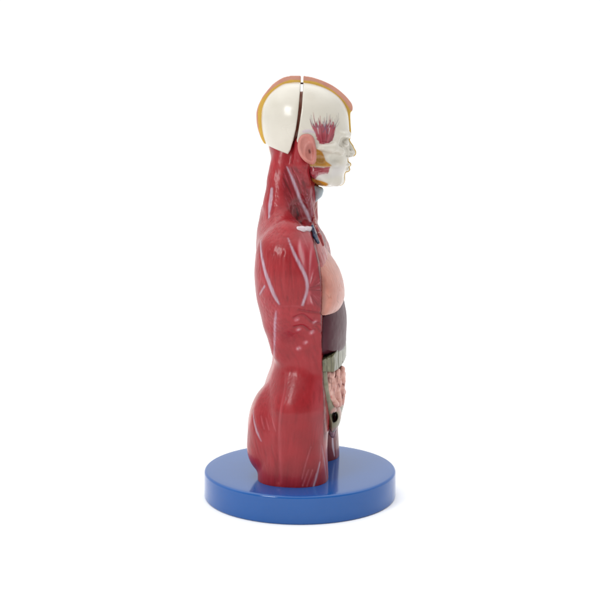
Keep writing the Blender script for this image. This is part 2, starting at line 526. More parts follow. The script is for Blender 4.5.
# serratus steps
sm = T.region_mask([(293, 308), (323, 306), (323, 336), (312, 340), (300, 330)], 3)
T.paint(sm, (176, 62, 68), 0.5)
for pts, wd in (([(294, 318), (303, 315), (312, 322), (321, 324)], 2.0), ([(295, 327), (303, 326), (310, 331), (315, 330)], 1.8), ([(299, 310), (310, 312), (322, 313)], 1.8), ([(316, 326), (322, 333)], 1.4)):
    k = T.line_mask(pts, wd, 1.6)
    T.paint(k, (118, 30, 40), 0.55); D -= k * 1.0
for x, y, r in ((297, 319.5, 2.6), (298.5, 329.5, 2.8), (315, 322, 2.8), (312, 332.5, 3.2), (305.5, 342.5, 2.8), (299, 348.5, 3.2)):
    k = T.line_mask([(x - 0.8, y + 0.5), (x + 0.6, y - 0.5)], r, 1.7) * (0.75 + 0.4 * vnoise(T.V / 1.6, 41))
    T.paint(k, (228, 178, 186), 0.85); D += k * 0.3
T.paint(T.line_mask([(311, 344), (316, 351)], 0.6, 0.5), (140, 60, 66), 0.5)

# hip and thigh
m = T.region_mask([(284, 372), (322, 372), (324, 400), (328, 440), (326, 480), (280, 484), (279, 430), (282, 400)], 9)
T.paint(m, (164, 38, 46), 0.45)
m = T.region_mask([(314, 384), (324, 380), (326, 400), (331, 430), (325, 445), (314, 430)], 4)
T.paint(m, (182, 88, 94), 0.55)
m = T.region_mask([(273, 352), (268, 372), (253, 398), (246, 430), (249, 428), (256.5, 402), (270.5, 378), (275, 356)], 2.0)
T.paint(m, (226, 178, 172), 0.6)
k = T.line_mask([(284, 374), (283, 392), (279, 412), (277.5, 440), (279, 482)], 2.0, 3.0)
D -= k * 0.8
k = T.line_mask([(288, 374), (284.5, 392), (281, 412), (280, 440), (281, 482)], 2.0, 2.5)
T.paint(k, (206, 120, 122), 0.45); D += k * 0.4  # highlight along the hip ridge painted in, ridge raised slightly too

def grain(poly, direction, across, along, amp, light, la, dark, da, seed, soft=5.0):
    global D
    m_ = T.region_mask(poly, soft)
    f_ = T.fibres(direction, across, along, seed) * 0.65 + T.fibres(direction, across * 0.5, along * 0.7, seed + 50) * 0.35
    T.paint(m_ * sstep(0.08, 0.5, f_), light, la); T.paint(m_ * sstep(0.08, 0.5, -f_), dark, da)
    D += m_ * f_ * amp
DK = (128, 26, 36)
grain([(277, 246), (268, 247), (263, 260), (266, 276), (273, 292), (281, 304), (301, 304), (304, 288), (301, 274), (295, 258), (288, 247)], (0.06, 0, -1), 1.1, 26, 0.22, (196, 92, 92), 0.22, DK, 0.4, 61)
grain([(270, 165), (282, 165), (281, 205), (294, 236), (284, 242), (264, 240), (260, 225)], (0.18, 0, -1), 1.3, 26, 0.28, (204, 98, 98), 0.25, DK, 0.32, 62)
grain([(284, 160), (310, 162), (313, 200), (310, 216), (296, 190)], (0.38, 0, -1), 1.0, 22, 0.3, (196, 104, 112), 0.3, (104, 24, 34), 0.4, 63)
grain([(258, 245), (258, 290), (266, 322), (273, 350), (278, 345), (279, 310), (271, 292), (263, 270)], (-0.35, 0, -1), 1.1, 22, 0.3, (204, 116, 118), 0.3, DK, 0.35, 64)
grain([(272, 372), (256, 398), (247, 430), (248, 458), (262, 474), (276, 470), (279, 430), (281, 400)], (0.32, 0, -1), 1.6, 30, 0.15, (196, 92, 94), 0.2, DK, 0.3, 65)
grain([(283, 380), (322, 378), (325, 404), (329, 440), (327, 482), (262, 486), (279, 440)], (-0.12, 0, -1), 2.2, 45, 0.05, (188, 78, 82), 0.2, DK, 0.28, 66, 8.0)
grain([(280, 306), (322, 306), (322, 372), (278, 372), (277, 340)], (0.25, 0, -1), 1.8, 26, 0.1, (192, 84, 88), 0.18, DK, 0.26, 67, 7.0)
streak = T.fibres((0.1, 0, -1), 0.8, 9, 71)

def tendon_or_highlight(pts, w_, col=LILAC, a=0.95, up=0.35, soft=0.6):
    global D
    kw = T.line_mask(pts, np.array(w_) + 2.2, 1.6)
    T.paint(kw, (118, 30, 38), 0.28 * min(a, 1)); D -= kw * min(up, 0.35) * 1.1
    k = T.line_mask(pts, np.array(w_) * 0.95, soft + 0.55)
    T.paint(k * (0.82 + 0.32 * streak), col, a * 0.92); D += k * up * 1.3
tendon_or_highlight([(271.5, 189), (270.5, 200), (269.3, 210), (269, 217)], [3.0, 4, 4, 3])
tendon_or_highlight([(287, 167), (292, 178), (296, 188), (301, 202), (307, 213), (310.3, 221)], [0.8, 2.2, 2.6, 2.4, 3, 3.2])
tendon_or_highlight([(310.5, 190), (311.5, 205), (311, 219)], [0.8, 1, 1.2], (196, 158, 176), 0.7, 0.1)
tendon_or_highlight([(260.5, 240), (261, 252), (264, 268), (269, 283), (274.5, 296), (279, 304)], [1.5, 3, 3.6, 4, 3.6, 1.6])
tendon_or_highlight([(288, 238), (293.5, 252), (299.5, 264), (305, 275), (307.3, 284), (306.5, 293), (302.5, 305)], [0.8, 2.4, 3, 3, 2.8, 2.4, 2.2])
tendon_or_highlight([(264.5, 286), (259.5, 294.5)], 1.6)
tendon_or_highlight([(276, 311), (275, 322), (274.5, 338), (274, 356)], [1.2, 3.0, 2.4, 1.5], (214, 168, 186), 0.85)
tendon_or_highlight([(253, 411), (254, 421), (257, 432), (261, 441)], [1, 1.8, 2.6, 1], LILAC, 0.8)
for a, b in (((261, 416), (264, 429)), ((266, 418), (269, 430)), ((271.5, 416), (275.5, 431))):
    tendon_or_highlight([a, ((a[0] + b[0]) / 2, (a[1] + b[1]) / 2), b], [0.3, 1.3, 0.4], (222, 140, 142), 0.8, 0.2)
tendon_or_highlight([(311, 447), (306, 463), (302, 479)], [0.4, 0.7, 0.6], (222, 150, 152), 0.85, 0.1, 0.5)
tendon_or_highlight([(308.5, 470), (301.5, 489)], [0.7, 0.9], (226, 160, 162), 0.85, 0.1, 0.5)
tendon_or_highlight([(312.5, 470), (306, 489)], [0.7, 0.9], (226, 160, 162), 0.85, 0.1, 0.5)
tendon_or_highlight([(316, 474), (310, 488)], [0.4, 0.6], (226, 160, 162), 0.7, 0.1, 0.5)
tendon_or_highlight([(320, 462), (317, 475), (313, 488.5)], [1.2, 2.6, 1.8], LILAC, 0.85, 0.2)
tendon_or_highlight([(322, 446), (324.5, 462), (327, 481)], [0.6, 1.6, 1.2], LILAC, 0.75, 0.2)
tendon_or_highlight([(321, 436), (320, 462)], [0.8, 1.2], (206, 130, 134), 0.6, 0.1)
tendon_or_highlight([(279, 306.5), (292, 306), (304, 306.5)], 0.6, (208, 120, 124), 0.5, -0.1)
tendon_or_highlight([(276, 208), (274.5, 214), (276, 222), (279, 232)], [1.5, 2.5, 2.5, 1], (214, 108, 104), 0.6, 0.5, 1.5)  # not a tendon: painted highlight streak on the trapezius ridge
tendon_or_highlight([(296, 226), (303, 236), (309, 250)], [1.2, 1.4, 0.6], (212, 134, 136), 0.7, 0.2)
# warm rim where the skinned half begins at the nape
m = sstep(2.5, 5, T.V[:, 1]) * sstep(-6, -10, T.V[:, 0])
T.paint(left * sstep(0.2, 1.0, T.V[:, 1]), (226, 178, 160), 1.0)
nape = sstep(-15, -12, T.V[:, 1] + 0.6 * vnoise(T.V / 5, 17)) * sstep(0, -8, T.V[:, 0]) * sstep(Zof(205, 0), Zof(180, 0), T.V[:, 2])
T.paint(nape, (228, 184, 168), 0.9)
T.paint(nape * sstep(Zof(172, 0), Zof(155, 0), T.V[:, 2]) * sstep(-9, -12, T.V[:, 1]), (226, 184, 104), 0.9)
# inner thighs and the cut face of the trunk
zc = np.interp(T.V[:, 2], zz[::-1], xc[::-1])
zc = zc - (0.14 + 0.3 * sstep(Zof(250, 0), Zof(228, 0), T.V[:, 2])) * np.maximum(T.V[:, 1] - 4, 0)
cut = sstep(0.7, 0.9, T.N[:, 0]) * (1 - sstep(0.6, 1.6, np.abs(T.V[:, 0] - zc))) * sstep(Zof(440), Zof(425), T.V[:, 2])
T.paint(cut, (120, 36, 42), 0.95)
T.paint(cut * sstep(0.1, 0.6, vnoise(T.V / 2.5, 31)), (190, 96, 90), 0.5)
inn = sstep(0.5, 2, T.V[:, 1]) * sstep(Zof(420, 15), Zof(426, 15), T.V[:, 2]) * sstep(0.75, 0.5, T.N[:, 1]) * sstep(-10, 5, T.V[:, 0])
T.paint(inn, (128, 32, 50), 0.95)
k = T.line_mask([(332.5, 437), (333, 446), (334.5, 456)], [2, 3, 1.2], 0.8)
T.paint(k, (226, 206, 218), 0.9)  # bright stripe on the far thigh: a highlight painted into the colour
T.paint(T.line_mask([(336.5, 441), (337, 458)], 1.4, 0.8), (206, 160, 170), 0.8)
D += 0.05 * f1 * right
T.push(D * sstep(0.5, -1.5, T.V[:, 1]))
T.paint(left * sstep(0, 6, T.V[:, 0]) * sstep(Zof(250, 0), Zof(238, 0), T.V[:, 2]), (172, 88, 84), 0.9)
redm = sstep(2.0, 3.2, T.C[:, 0] / T.C[:, 1])
T.C[:, 1] *= 1 - 0.5 * redm; T.C[:, 2] *= 1 - 0.42 * redm
torso = T.build('torso', M_MUSCLE, root)

# collarbone: a bone-white bar over the breast muscle
gg = Grid((-25, -85, 235), (30, 5, 300), 0.6)
def onT(px, py, out=0.0):
    p = T.hit(px, py); return p + np.array([0, -out, 0])
cb = tube(gg, [onT(298, 228.8, -1.4), onT(302, 229.5, -1.2), onT(307, 229.7, -1.1), onT(311.5, 229.0, -1.3)], [2.3, 2.7, 2.8, 2.8], 2.5)
Part(gg, cb, 'F', (226, 208, 214), 1).build('collarbone', M_BONE, torso)

# veins and windpipe at the root of the neck
def tubes(name, mat, pts, rs, col, parent, frame='F', h=0.5, k=1.0, dark=None):
    pts = [np.array(p) for p in pts]
    lo = np.min(pts, 0) - max(rs) - 2; hi = np.max(pts, 0) + max(rs) + 2
    q = Grid(lo, hi, h)
    p = Part(q, tube(q, pts, rs, k), frame, col, 1)
    if dark is not None:
        n_ = vnoise(p.V / 2.5, 4); p.paint(sstep(0.1, 0.6, n_), dark, 0.6)
    return p.build(name, mat, parent)
tubes('vein', M_ORGAN, [P(312.2, 226, -44), P(313.2, 230, -48), P(315, 236, -60), P(318.2, 242.5, -66)], [1.2, 1.6, 2.1, 1.5], (30, 52, 82), root, dark=(92, 120, 150))
tubes('artery', M_ORGAN, [P(313.5, 216, -16), P(316, 226, -33), P(320, 236, -44), P(323, 245, -46)], [1.2, 1.4, 1.6, 1.4], (178, 72, 72), root, dark=(228, 190, 180))
tubes('windpipe', M_ORGAN, [P(313.5, 190, 0), P(312, 205, 0), P(308.5, 218, 0)], [6.5, 4.5, 4.2], (168, 92, 78), root, k=2, dark=(196, 130, 112))
tubes('larynx', M_ORGAN, [P(313, 188, -3), P(319.8, 190.5, -3), P(318.4, 194.5, -3), P(315, 201, -3)], [3.2, 3.0, 3.0, 1.6], (190, 206, 214), root, k=3, dark=(216, 226, 232))

# ------------------------------------------------------------------ organs in the open front
def organ(name, lo, hi, fn, col, h=0.6, post=None, mat=M_ORGAN, sm=2):
    q = Grid(lo, hi, h)
    W = np.interp(q.z[0, 0], zz[::-1], ww[::-1]).astype(np.float32)[None, None, :]     # organs stay inside the body wall
    p = Part(q, smax(fn(q), -q.y - 0.925 * W, 2.5), 'F', col, sm)
    if post: post(p)
    return p.build(name, mat, root), p

LUNG = [(312, 240), (317, 241), (322.5, 247), (328.5, 255), (333.5, 262), (338.5, 271), (341.8, 281), (343.4, 291), (343.2, 300), (340, 308), (334, 314.5), (327, 318.8), (321, 321.0), (314, 319), (306, 308), (302, 290), (302, 262), (306, 246)]
def lungpaint(p):
    n1 = vnoise(p.V / 9, 3); n2 = vnoise(p.V / np.array([2.0, 2.0, 6.0]), 5)
    p.paint(sstep(0, 0.7, n1), (224, 150, 130), 0.6); p.paint(sstep(0.1, 0.8, -n1), (200, 120, 110), 0.5)
    ridge = 1 - sstep(0.0, 0.09, np.abs(vnoise(p.V / np.array([5.5, 5.5, 9.0]), 8)))
    gate = sstep(-0.2, 0.3, vnoise(p.V / 8, 15))
    p.paint(ridge * gate, (176, 104, 84), 0.55)
    p.paint(sstep(0.2, 0.8, n2), (228, 166, 148), 0.3)
    p.paint(p.line_mask([(338, 295), (337, 300), (339, 303)], 0.7, 0.5), (120, 66, 50), 0.6)
    p.paint(sstep(-16, -4, p.V[:, 1]) , (206, 128, 128), 0.5)
    p.push(-0.25 * ridge * gate + 0.1 * n2)
organ('lung', (-30, -80, 190), (60, 20, 290), lambda q: pillow(q, LUNG, -32, 41, 11), (214, 138, 120), post=lungpaint)
organ('lung', (-5, 0, 190), (60, 64, 290), lambda q: pillow(q, [(a - 2.0, b - 1) for a, b in LUNG], 30, 26, 15), (206, 130, 118), post=lambda p: p.paint(sstep(0, 0.6, vnoise(p.V / 6, 3)), (190, 110, 104), 0.6))
HEART = [(320, 262), (328, 260), (336, 266.5), (342.2, 279), (343.0, 290), (340, 300), (325, 300)]
organ('heart', (0, -30, 200), (60, 30, 280), lambda q: pillow(q, HEART, -6, 16, 12), (150, 52, 60), post=lambda p: p.paint(sstep(0.1, 0.5, vnoise(p.V / 5, 6)), (190, 110, 90), 0.5))

CHEST = [(310, 218), (314, 222.5), (318.5, 228.5), (323.8, 236.5), (327.8, 246), (329.4, 255), (329.5, 263), (324, 272), (308, 270), (304, 250), (308, 236), (310, 226)]
CHEST_EDGE = [(312, 233), (316.5, 234), (320.5, 240), (324, 248), (327, 257), (327, 270), (312, 272), (306, 255)]
def chestpaint(p):
    n = vnoise(p.V / 3, 2); n2 = vnoise(p.V / np.array([3.0, 3, 9]), 4)
    p.paint(sstep(0, 0.6, n2), (206, 124, 118), 0.6); p.paint(sstep(0.35, 0.7, n), (150, 48, 52), 0.6)
    p.paint(sstep(9, 12, p.V[:, 1]), (226, 190, 140), 0.9)
    p.paint(sstep(13, 16, p.V[:, 1]), (226, 176, 156), 0.9)
    for c, r in (((314, 224), 2), ((315.5, 228.5), 1.6), ((316, 221.5), 1.2)):
        p.paint(p.line_mask([(c[0] - .5, c[1] - 1), (c[0] + .5, c[1] + 1)], r, 0.7), (216, 190, 182) if r < 2 else (120, 60, 50), 0.8)
    p.push(0.3 * n2)
organ('chest_wall', (-20, -75, 222), (48, 30, 308), lambda q: smin(np.maximum(pillow(q, CHEST, 0, 60, 7), q.y - 12), pillow(q, CHEST_EDGE, -46, 24, 5), 3), (190, 92, 92), post=chestpaint)

LIVER = [(300, 306), (330, 296), (341, 300), (344, 309), (345.4, 318), (345.6, 328), (345, 338), (344.2, 347.4), (338, 350.6), (330, 354), (322, 357), (300, 362), (296, 330)]
def liverpaint(p):
    n = vnoise(p.V / 12, 2)
    p.paint(sstep(0, 0.7, n), (96, 36, 52), 0.5)
    p.push(0.12 * vnoise(p.V / 4, 3))
organ('liver', (-30, -75, 150), (62, 65, 265), lambda q: pillow(q, LIVER, -10, 52, 15), (82, 26, 42), post=liverpaint, mat=M_LIVER)

COLON = [(312, 350), (324, 348), (332, 346), (340, 343), (342.6, 342.5), (343.4, 350), (343.4, 360), (342.6, 367.5), (338, 371), (332, 373.5), (324, 375), (312, 376)]
def colonpaint(p):
    n = vnoise(p.V / np.array([3.5, 3.5, 8]), 2); n3 = vnoise(p.V / 2, 9)
    p.paint(sstep(0, 0.6, n), (136, 132, 102), 0.6); p.paint(sstep(0.1, 0.7, -n), (92, 92, 66), 0.6); p.paint(sstep(0.3, 0.8, n3), (164, 160, 134), 0.4)
    d = np.zeros(len(p.V))
    for pts, w_ in (([(338.3, 350), (338.5, 360), (339, 371)], 0.9), ([(342.5, 349), (342.8, 360), (342.5, 369)], 0.6), ([(331, 354), (331.5, 364), (331, 374)], 0.5), ([(326.5, 356), (327, 374)], 0.4)):
        k = p.line_mask(pts, w_, 0.9); p.paint(k, (54, 48, 36), 0.75); d -= 0.9 * k
    k = p.line_mask([(323, 374.3), (328, 373.6), (332, 374.2), (338, 371), (342, 369), (345, 367)], 1.4, 0.8); p.paint(k, (48, 34, 26), 0.8)
    k = p.line_mask([(323, 356.6), (330, 354), (338, 351), (345, 348)], 1.6, 0.8); p.paint(k, (52, 36, 36), 0.8)  # shade under the liver's lower edge, painted as a dark line
    p.push(d + 0.3 * n)
organ('colon', (-30, -70, 135), (62, 64, 205), lambda q: pillow(q, COLON, -10, 54, 6.5), (122, 120, 92), h=0.5, post=colonpaint)

# small intestine: coils heaped on a core
def bowel(q):
    f = pillow(q, [(318, 366), (330, 370), (340, 368), (342.8, 372), (342.8, 385), (341.5, 398), (340, 408), (332, 406), (324, 400), (312, 390)], -8, 40, 12)
    rng = np.random.RandomState(4)
    runs = [[(327, 372), (328, 379), (326.5, 386), (328.5, 393), (328, 399)], [(332, 373), (331, 380), (333.5, 386), (331.5, 392), (332.5, 399), (336, 404)],
            [(337, 371), (336, 377), (338.5, 383), (336.5, 389), (338, 396), (339, 404)], [(342, 369), (341.5, 375), (342.5, 381), (341.5, 388), (342, 396), (341, 404)]]
    for r_, Y in zip(runs, (-44.6, -40.3, -31, -17)):
        pts = [P(a, b, Y + rng.uniform(-1.5, 1.5)) for a, b in spline(r_, 3)]
        f = smin(f, tube(q, pts, [3.1] * len(pts), 0.5), 2.2)
    for Y, dx in ((-6, 0), (6, 0.3), (18, -1), (29, -4)):
        pts = [P(339.6 + dx + 0.16 * Y + 1.2 * math.sin(k * 1.7 + Y), 369 + k * 4.6, Y + 3 * math.sin(k * 1.1)) for k in range(9)]
        f = smin(f, tube(q, pts, [3.4] * 9, 0.5), 1.0)
    return f
def bowelpaint(p):
    n = vnoise(p.V / 4, 2)
    p.paint(sstep(0, 0.6, n), (244, 190, 174), 0.6); p.paint(sstep(0.1, 0.7, -n), (224, 150, 138), 0.5)
    for pts, w_ in (([(329.5, 375), (328.8, 380), (330, 383)], 1.0), ([(336, 372), (335, 378)], .8), ([(338.5, 384), (340, 387)], 1.0), ([(342.8, 384), (344, 385)], 1.6), ([(334, 389), (335, 397)], .6), ([(331, 378), (331.5, 386), (330.5, 391)], .6), ([(337.5, 376), (337, 382)], .5), ([(341, 374), (340.5, 380)], .7), ([(343, 394), (342, 398)], 1.0)):
        k = p.line_mask(pts, w_, 0.8); p.paint(k, (122, 44, 40), 0.85)
    p.paint(p.line_mask([(328, 397), (331, 397.5)], 3.5, 1.6), (196, 80, 76), 0.8)
    p.push(0.2 * n)
organ('small_intestine', (-10, -62, 95), (60, 50, 190), bowel, (238, 176, 162), h=0.5, post=bowelpaint, sm=1)

# rising colon along the flank and the caecum with its cut opening
def caecum(q):
    f = tube(q, [P(323.6, 372, -52), P(324.2, 386, -51), P(326, 398, -47), P(330, 409, -38)], [3.4, 3.6, 4, 6], 2)
    f = smin(f, pillow(q, [(327, 401), (333, 403), (338.5, 406), (341, 412), (340.8, 419), (338.5, 426), (334, 431.5), (330, 428), (327, 416)], -24, 16, 8), 2)
    f = smin(f, pillow(q, [(331, 405), (341, 400), (344, 404), (342, 412), (340, 420), (336, 425)], 4, 20, 7), 2)
    return smax(f, -ell(q, P(334.5, 417, -37), (2.9, 9, 5.0)), 0.8)
def caepaint(p):
    n = vnoise(p.V / 3.0, 2)
    p.paint(sstep(0, 0.6, n), (160, 152, 126), 0.6); p.paint(sstep(0.1, 0.7, -n), (124, 118, 92), 0.5)
    m = p.region_mask([(337, 400), (346, 398), (345, 412), (339.5, 424), (339, 412)], 1.5, side=False)
    p.paint(m, (214, 158, 148), 0.85)
    p.paint(p.line_mask([(331, 430), (338, 428)], 3.5, 2.0), (196, 150, 140), 0.7)
    p.paint(p.region_mask([(334, 411.5), (336, 413), (337.6, 417), (336.4, 421), (333.6, 423), (332.2, 420), (331.8, 416), (332.8, 413)], 0.6, wob=0.5), (30, 8, 8), 1.0)
    p.paint(p.line_mask([(334, 416), (335.5, 419.5)], 1.2, 0.6), (104, 34, 30), 0.8)
    p.paint(p.line_mask([(332.2, 417), (331.5, 420)], 0.8, 0.4), (150, 130, 100), 0.8)
organ('caecum', (0, -64, 62), (60, 32, 190), caecum, (142, 136, 108), h=0.5, post=caepaint, sm=1)

# pubic bone between the thighs
def pub(q):
    return smin(cap(q, P(331, 428, -8), P(331.5, 434, -4), 4.5, 2.6), cap(q, P(333, 428, 8), P(333, 435, 10), 4.5, 3.0), 4)
organ('pubic_bone', (5, -22, 45), (50, 28, 110), pub, (206, 160, 158), post=lambda p: p.paint(sstep(0, 0.6, vnoise(p.V / 3, 3)), (178, 120, 124), 0.6))

# ------------------------------------------------------------------ head (its own frame, square to the view)
H = lambda px, py, Y: at(px, py, Y, 'H')
hr = [  # row, back, front, half width
    (82.3, 293, 301, 1.5), (84, 284, 312, 13), (86, 280, 319, 19), (88, 277, 324.5, 23), (92, 272.3, 332, 28), (96, 268.7, 337.3, 31.5), (100, 266, 341.3, 34), (106, 263.2, 345.2, 36.5), (112, 262, 347.6, 38), (120, 261.6, 348.7, 39),
    (128, 262.2, 349.3, 39), (134, 263.2, 349.6, 38.5), (139, 264.5, 348.3, 38), (143, 266, 346.8, 37.5), (148, 268, 346.6, 37), (154, 271, 347, 36), (160, 280, 347.6, 34), (166, 292, 347.6, 32), (172, 302, 345.2, 30), (178, 308, 342.6, 27), (182, 312, 340.4, 23), (185, 318, 337, 17), (187, 325, 332.5, 8)]
def headfield(q, grow=0.0, rows=None):
    R = rows or hr
    f = loft(q, [H(300, a, 0)[2] for a, *_ in R], [H(b, a, 0)[0] - grow for a, b, *_ in R], [H(c, a, 0)[0] + grow for a, _, c, _ in R], [max(d + grow, 0.8) for *_, d in R], 2.15)
    f = np.maximum(f, H(300, R[-1][0] - 0.1, 0)[2] - min(grow, 0) - q.z)
    return np.maximum(f, q.z - H(300, R[0][0], 0)[2] - min(grow, 0))
SKIN = [(75.6, 291, 303, 3), (77, 284.5, 311.5, 12), (78.3, 281.5, 316, 17), (80, 278.5, 321, 22), (84, 273, 330, 28), (88, 269.3, 336.5, 32), (92, 266, 341.5, 35), (96, 263, 345.8, 37), (100, 260.8, 349.2, 39), (104, 258.8, 351.9, 40.5),
        (108, 257.4, 352.8, 41), (110.5, 256.8, 352.4, 41.2), (112.5, 256.4, 350.6, 41.5), (116, 256.3, 350.4, 41.8), (122, 256.6, 350.6, 42), (128, 257.6, 351.0, 42), (134, 259.4, 351.2, 41.5), (139, 261.4, 350.2, 41), (144, 264.3, 347, 40)]
def gm_(q):
    e = Mirror(); e.x, e.y, e.z, e.h, e.lo, e.n = q.x, -np.abs(q.y), q.z, q.h, q.lo, q.n
    return e
def facefield(q, grow=0.0):
    e = gm_(q); w = grow
    f = headfield(q, grow)
    # brow, eye, cheekbone, jaw
    f = smax(f, -ell(e, H(349, 143.3, -15), (7.6, 10.5, 5.6)), 2.4)
    f = smin(f, ell(e, H(344.0, 143.5, -14), (5.0, 7, 4.2)), 1.2)
    f = smin(f, tube(e, [H(344, 135, -24), H(348, 134.5, -14), H(348.6, 136, -5)], [2.5, 2.6, 2.0], 2), 3)
    f = smin(f, tube(e, [H(313, 148.5, -35.5), H(323, 148, -35.5), H(332, 148.5, -31), H(340, 151.5, -23.5)], [3.0, 3.5, 4.9, 4.6], 3), 1.7)
    f = smin(f, tube(e, [H(333, 148, -30.5), H(337, 141, -28), H(340, 134, -26.5)], [3, 2.2, 2], 2), 3)
    f = smax(f, -ell(e, H(323, 134, -44), (13, 9, 11)), 3)
    f = smax(f, -ell(e, H(322, 158.5, -41), (11, 11.5, 7)), 3)
    f = smax(f, -ell(e, H(338, 160, -30), (7, 8, 6)), 5)
    f = smin(f, tube(e, [H(315, 172, -28), H(326, 180, -25), H(336.5, 181, -13), H(339, 181, -2)], [5, 5, 4.6, 3.8], 3), 4)
    # nose, lips, chin
    f = smin(f, tube(e, [H(347.6, 141, 0), H(350.2, 147, 0), H(352.3, 152.6, 0)], [1.6 + w, 2.4 + w, 3.2 + w], 1), 2.2)
    f = smin(f, tube(e, [H(346.5, 146.5, -4), H(346.5, 150, -6), H(346.5, 156, -8)], [2.2, 2.8, 2.6], 1), 2.5)
    f = smin(f, ell(e, H(350.2, 154.3, -4.2), (4.0, 3.2, 2.9)), 2)
    f = smax(f, -ell(e, H(347.2, 156.6, -7.5), (2.2, 1.6, 1.6)), 1.2)
    f = smin(f, ell(e, H(347.6, 164.6, 0), (2.9 + w, 9 + w, 2.0 + w)), 1.4)
    f = smin(f, ell(e, H(346.9, 169.3, 0), (2.5 + w, 8 + w, 2.0 + w)), 1.4)
    f = smax(f, -tube(e, [H(350.5, 167, 0), H(348, 167.2, -8), H(343, 168, -13)], [0.5, 0.5, 0.4], .5), 0.8)
    f = smin(f, ell(e, H(340.2, 179.5, 0), (3.8 + w, 8 + w, 5 + w)), 3)
    return f
CUTF = [(303.6, 70), (303.2, 84), (302.6, 96), (301.6, 110), (299.6, 124), (297.6, 136), (293, 160), (293, 200)]    # front lip of the saw cut
CUTB = [(301.0, 70), (300.9, 78), (300.3, 90), (299.2, 103), (297.9, 117), (296, 130), (293.5, 141), (291, 149.5), (288.3, 154.2)]
hlo, hhi = (-50, -50, 285), (64, 50, 425)
hg = Grid(hlo, hhi, 0.6)
face = facefield(hg)
x2, z2 = hg.x[:, :, 0], hg.z[0]
front2 = poly2(x2, z2, XZ(CUTF + [(420, 200), (420, 60), (303.6, 60)], 0, 'H'))[:, None, :]
# back edge under the ear where neck muscle takes over
lowcut = poly2(x2, z2, XZ([(296, 60), (420, 60), (420, 200), (312, 200), (311, 175), (304, 150), (296, 141)], 0, 'H'))[:, None, :]
skull = smax(smax(face, front2, 0.8), lowcut, 1.0)
skull_r = smax(skull, hg.y - 0.6, 0.6)
K = Part(hg, skull_r, 'H', (228, 222, 208), 4)
print('skull verts', len(K.V))
Dk = np.zeros(len(K.V)); n1 = vnoise(K.V / 10, 3)
K.paint(sstep(0, 0.7, n1), (222, 214, 198), 0.5)
# temple muscle with its fan of dark strands
m = K.region_mask([(312.4, 127.5), (313.2, 123.5), (315, 126.5), (316.2, 121.5), (318, 126.5), (319.6, 120.5), (321, 126), (322.6, 123), (324.5, 128), (326.4, 123.5), (328, 126.5), (330.6, 119.5), (331, 126), (333.4, 122), (333.6, 127), (335.8, 124.5), (334.8, 133), (332.2, 140.5), (328.6, 143.4), (323, 144.4), (318.8, 143.4), (316, 137), (313.6, 131)], 0.55, smooth=False, wob=0.7)
K.paint(m, (166, 44, 62), 1.0)
cen = K.hit(324, 152); ang = np.arctan2(K.V[:, 2] - cen[2], K.V[:, 0] - cen[0]); rad = np.hypot(K.V[:, 2] - cen[2], K.V[:, 0] - cen[0])
fa = vnoise(np.stack([ang * 16, rad / 25, 0 * ang], 1), 5)
K.paint(m * sstep(0.0, 0.5, fa), (190, 84, 98), 0.6); K.paint(m * sstep(0.1, 0.6, -fa), (128, 26, 44), 0.6)
Dk += m * (0.5 + 0.3 * fa)
rng = np.random.RandomState(7)
for k in range(26):
    t = k / 25
    x0 = 312.5 + 23 * t; y0 = 127 + rng.uniform(-1, 2)
    dx = (t - 0.5) * 13 + rng.uniform(-4.5, 4.5); y1 = y0 - rng.uniform(5, 15)
    red = rng.rand() < 0.4
    k_ = K.line_mask([(x0, y0), (x0 + dx * 0.4, (y0 + y1) / 2), (x0 + dx * 0.6, y1)], [1.3 if red else 0.7, 0.7 if red else 0.45, 0.2], 0.45, n=3)
    K.paint(k_, (166, 50, 70) if red else (86, 80, 100), 0.8 if red else 0.62)
for pts in ([(323, 122), (325, 127), (323, 132)], [(326.5, 121), (325.5, 126), (327, 133)]):
    K.paint(K.line_mask(pts, 0.9, 0.5), (84, 56, 96), 0.7)
for pts in ([(324, 123), (324.6, 126)], [(317.5, 128), (318.5, 134)], [(329.5, 128), (328.5, 134)], [(331, 122), (328, 128)]):
    K.paint(K.line_mask(pts, [1.0, 0.3], 0.5), (222, 206, 210), 0.75)
K.paint(K.line_mask([(303.5, 131.5), (309, 131), (314, 132.5)], [2.2, 2.6, 1.4], 1.2), (214, 196, 212), 0.8)
# fat in front of the ear, chewing muscle, lower strip
m = K.region_mask([(315, 149), (318, 149.5), (322, 152), (324.5, 157), (326, 161), (331.8, 165.6), (326, 166.8), (317, 166.4), (310, 166), (312, 156)], 0.7)
K.paint(m, (206, 148, 56), 1.0); K.paint(m * sstep(0.0, 0.6, vnoise(K.V / 3, 4)), (190, 128, 44), 0.5)
m = K.region_mask([(308, 166.8), (320, 167.2), (329.6, 166.9), (329.4, 170), (327.6, 174.2), (322, 174.4), (317, 176), (314, 181), (306, 184), (304, 170)], 0.6, smooth=False, wob=0.6)
fb = K.fibres((1, 0, 0.12), 0.8, 12, 6)
K.paint(m, (164, 46, 60), 1.0); K.paint(m * sstep(0.1, 0.6, fb), (196, 96, 106), 0.6); Dk += m * (0.5 + 0.25 * fb)
for k in range(7):
    xx = 319 + k * 1.5
    K.paint(K.line_mask([(xx, 172.5), (xx - 0.3, 175.2)], 0.6, 0.4), (224, 196, 196), 0.7)
m = K.region_mask([(316, 176.4), (322, 174.8), (329, 174.4), (332, 166), (340, 165.5), (345, 166), (342, 174), (330, 178), (320, 179.5)], 3.0)
K.paint(m, (224, 220, 224), 0.45)
m = K.region_mask([(311, 178.5), (316, 179.6), (322, 181.2), (328, 183.8), (326, 188), (316, 188), (310, 186)], 0.6)
K.paint(m, (216, 150, 50), 1.0)
